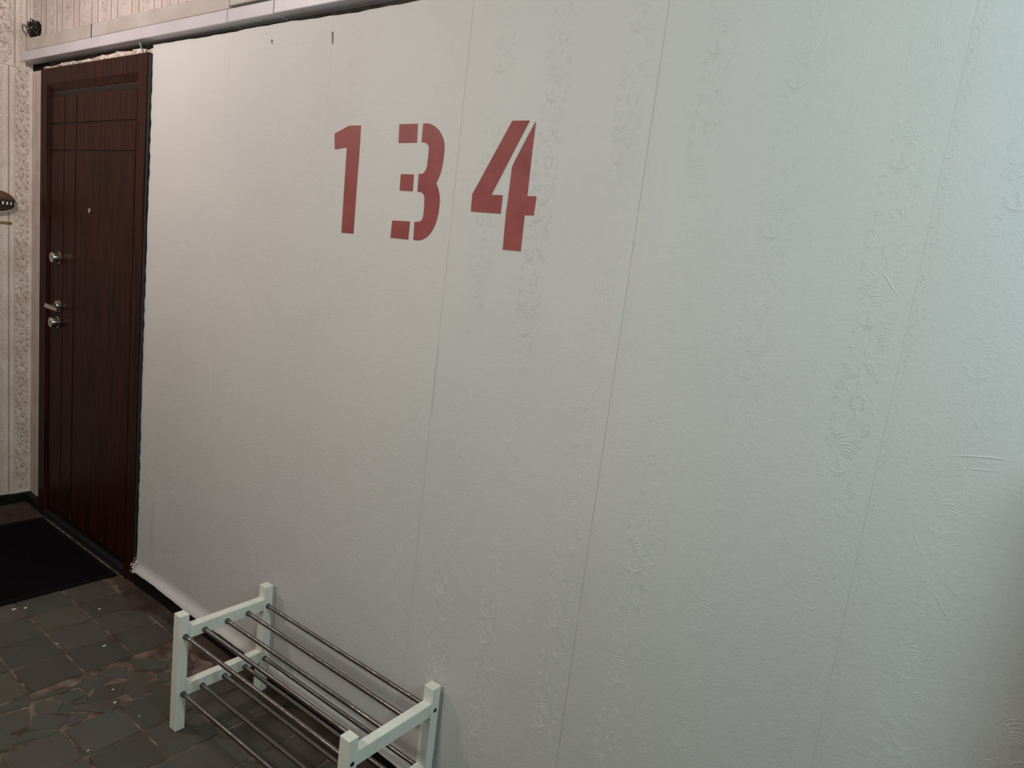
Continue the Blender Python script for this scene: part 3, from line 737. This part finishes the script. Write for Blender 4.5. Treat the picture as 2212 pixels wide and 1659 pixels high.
# ------------------------------------------------------------------ cable ducts along the top
def duct(root, segs, y0, z0, z1, m, lip):
    for (a, c, dz) in segs:
        mb = MB(); mb.box((a, y0, z0+dz), (c, YB-.0005, z1+dz), .0022)
        mb.box((a, y0-.0006, z0+dz+.004), (c, y0+.001, z0+dz+.0055)) if lip else None
        mb.build('duct_section', m, root)
low = empty('cable_duct'); tag(low, 'white plastic cable duct running along the wall above the door, lower of two', 'cable duct')
duct(low, [(-3.520, -1.7830, 0), (-1.7818, -1.531, .0006), (-1.5290, XR-.01, .0018)], -.036, 2.177, 2.2185, M['duct'], False)
upd = empty('cable_duct'); tag(upd, 'yellowed cable duct lying on top of the white duct, upper of two', 'cable duct')
duct(upd, [(-3.462, -2.793, 0), (-2.783, -1.7800, .0), (-1.7780, XR-.01, .0085)], -.033, 2.2200, 2.2735, M['duct_old'], False)

jg = MB(); jg.box((-2.7928, -.0315, 2.2215), (-2.7832, YB-.001, 2.272)); jg.build('joint_shade', M['void'], upd)  # black filler painted in for the shade between two duct sections
# wires
wb = MB()
for i in range(24):
    c = Vector((-3.470+rs.uniform(-.016, .012), .000+rs.uniform(-.012, .010), 2.318+rs.uniform(-.026, .030))); pts = []
    R1, R2 = rs.uniform(.010, .024), rs.uniform(.010, .026); ph = rs.uniform(0, 6.28); tl = rs.uniform(-.8, .8)
    for k in range(16):
        a = ph+k/15*rs.uniform(4.2, 5.6); pts.append((c.x+R1*math.cos(a), c.y+.010*math.sin(a*1.3+tl), c.z+R2*math.sin(a)))
    wb.tube(pts, .0019, 6)
bundle_core = MB()
wbo = wb.build('wire_bundle', M['cable'], smooth=True); tag(wbo, 'tangle of black wires poking out of the hole in the upper corner', 'wires')
lo = MB()
for R1, R2, dx in ((.026, .020, 0), (.021, .016, .004), (.030, .012, .006)):
    pts = []
    for k in range(18):
        a = math.radians(-20+300*k/17); pts.append((-3.478+dx+R1*math.cos(a)*.95, -.030-.008*math.sin(a*.7), 2.312+R2*1.25*math.sin(a)-R1*.35*math.cos(a)))
    lo.tube(pts, .0011, 6)
lo.build('wire_loop', M['cable'], wbo)
def cable(pts, r, m, lb):
    mb = MB(); mb.tube(pts, r, 8); tag(mb.build('bell_wire', m, smooth=True), lb, 'wire')
cable([(-2.405, -.018, 2.181), (-2.400, -.020, 2.172), (-2.396, -.016, 2.156), (-2.394, -.008, DZ1-.001)], .0030, M['grey_cable'], 'short grey cable from the white duct down to the door frame')
cable([(-2.352, .000, 2.172), (-2.362, -.004, 2.162), (-2.374, -.006, 2.150), (-2.385, -.006, DZ1-.001)], .0014, M['cable'], 'thin dark wire slanting to the door frame top beside the grey cable')

# ------------------------------------------------------------------ ornament and brass strip on the end wall
orn = empty('wall_ornament', (XL, -.130, 1.525)); tag(orn, 'brown domed wooden ornament with sawtooth opening hung on the papered end wall', 'ornament')
def dome_pt(u, v, R=(.040, .082, .052)):
    return (R[0]*math.cos(v)*1.0, R[1]*math.sin(v)*math.cos(u), R[2]*math.sin(v)*math.sin(u))
mb = MB(); nu, nv = 36, 10; vs = []; fs = []
for j in range(nv+1):
    for i in range(nu):
        vs.append(dome_pt(2*math.pi*i/nu, math.pi/2*j/nv))
for j in range(nv):
    for i in range(nu): fs.append((j*nu+i, (j+1)*nu+i, (j+1)*nu+(i+1) % nu, j*nu+(i+1) % nu))
mb.add(vs, fs); shell = mb.build('shell', M['ornament'], orn, smooth=True)
def on_dome(y, z, lift=.0015):
    q = 1-(y/.082)**2-(z/.052)**2; return (.040*math.sqrt(max(q, 0))+lift, y, z)
mb = MB()                                            # shade in the opening, painted as a curved black patch
ys = np.linspace(-.070, .070, 24); vs = []; fs = []
for y in ys:
    hw = .020*math.sqrt(max(0, 1-(y/.076)**2))
    vs += [on_dome(y, -.006-hw, .0006), on_dome(y, -.006, .0010), on_dome(y, -.006+hw, .0006)]
for i in range(len(ys)-1):
    for q in (0, 1): fs.append((i*3+q, (i+1)*3+q, (i+1)*3+q+1, i*3+q+1))
mb.add(vs, fs); mb.build('opening', M['void'], orn)
wh = MB(); n_t = 8
for k in range(n_t):                                 # teeth above and below, pale lozenges between them
    y = -.063+.018*k; w_ = .009
    for sgn in (1, -1):
        tb2 = MB(); z0 = -.006+sgn*.019; z1 = -.006+sgn*.002
        A_, B_, C_ = on_dome(y-w_, z0, .002), on_dome(y+w_, z0, .002), on_dome(y, z1, .0035)
        D_ = on_dome(y, z0, .0035)
        tb2.add([A_, B_, C_, D_], [(0, 3, 2), (3, 1, 2)] if sgn < 0 else [(3, 0, 2), (1, 3, 2)]); tb2.build('tooth', M['ornament_dark'], orn)
    if k > 3:
        yy = y+.009; wh.add([on_dome(yy-.006, -.006, .0012), on_dome(yy, -.017, .0012), on_dome(yy+.006, -.006, .0012), on_dome(yy, .005, .0012)], [(0, 1, 2, 3)])
wh.build('inlay', M['white'], orn)
mb = MB(); pts = [on_dome(y, -.050*math.sqrt(max(0, 1-(y/.082)**2))*1.0, .004) for y in np.linspace(-.06, .055, 14)]
mb.tube(pts, [.0015+.0022*i/13 for i in range(14)], 8); mb.build('rim', M['white'], orn, smooth=True)
br = empty('brass_strip', (XL, -.115, 1.4255)); tag(br, 'narrow brass strip with two dark screws beneath the domed ornament', 'bracket')
mb = MB(); mb.box((0, -.055, -.0068), (.0025, .051, .0068), .0006); mb.build('plate', M['brass'], br)
for y in (.044, -.004, -.046):
    mb = MB(); mb.lathe((.0024, y, 0), (1, 0, 0), [(0, .0036), (.0008, .0032)], 14); mb.build('screw', M['screw'], br)

# ------------------------------------------------------------------ shoe rack
RX, RY, RZ = -1.39448, -.02047, .0100
rack = empty('shoe_rack', (RX, RY, 0), RZ); tag(rack, 'low white wooden shoe rack with steel rods standing against the painted wall', 'shoe rack')
LW, DW, HH, PW, PD = .790, .320, .381, .035, .030
def copy(o, loc):
    c = o.copy(); C.objects.link(c); c.parent = rack; c.location = loc; return c
pm = MB(); pm.box((0, 0, 0), (PW, PD, HH), .0015); p0 = pm.build('post', M['rack'], rack)
sc0 = None
posts = [p0]
p0.location = (0, -DW, .0)
for loc in ((0, -PD, 0), (LW-PW, -DW, 0), (LW-PW, -PD, 0)): posts.append(copy(p0, loc))
bm_ = MB(); bm_.box((.004, 0, 0), (PW-.003, DW-2*PD, .040), .0015); b0 = bm_.build('crossbar', M['rack'], rack); b0.location = (0, -DW+PD, .298)
for loc in ((0, -DW+PD, .108), (LW-PW, -DW+PD, .298), (LW-PW, -DW+PD, .108)): copy(b0, loc)
ROD_Y = [-DW+PD/2+.004, -.2385, -.1635, -.0905, -PD/2-.002]
rm = MB(); rm.tube([(PW-.002, 0, 0), (LW-PW+.002, 0, 0)], .0064, 24, 0); r0o = rm.build('rod', M['rod'], rack, smooth=True)
cm_ = MB(); cm_.lathe((PW-.0005, 0, 0), (1, 0, 0), [(0, .0086), (.0022, .0086), (.0026, .0072), (.014, .0072), (.0142, .0066)], 20)
c0 = cm_.build('collar', M['rod_dark'], r0o, smooth=True)
cn_ = MB(); cn_.lathe((LW-PW-.0022, 0, 0), (1, 0, 0), [(0, .0064), (.0002, .0072), (.0018, .0082), (.003, .0082)], 20)
c1 = cn_.build('collar', M['rod_dark'], r0o, smooth=True)
first = True
for z in (.312, .122):
    for y in ROD_Y:
        if first: r0o.location = (0, y, z); first = False
        else:
            r_ = copy(r0o, (0, y, z)); 
            for cc in (c0, c1): q = cc.copy(); C.objects.link(q); q.parent = r_
sm_ = MB(); sm_.lathe((0, 0, 0), (1, 0, 0), [(0, .0062), (.0010, .0058), (.0010, .0034), (-.0015, .0030)], 18); s0 = sm_.build('screw', M['screw'], rack, smooth=True)
locs = [(LW, y, z) for y in (-DW+PD/2, -PD/2) for z in (.314, .124)]
s0.location = locs[0]
for l in locs[1:]: copy(s0, l)
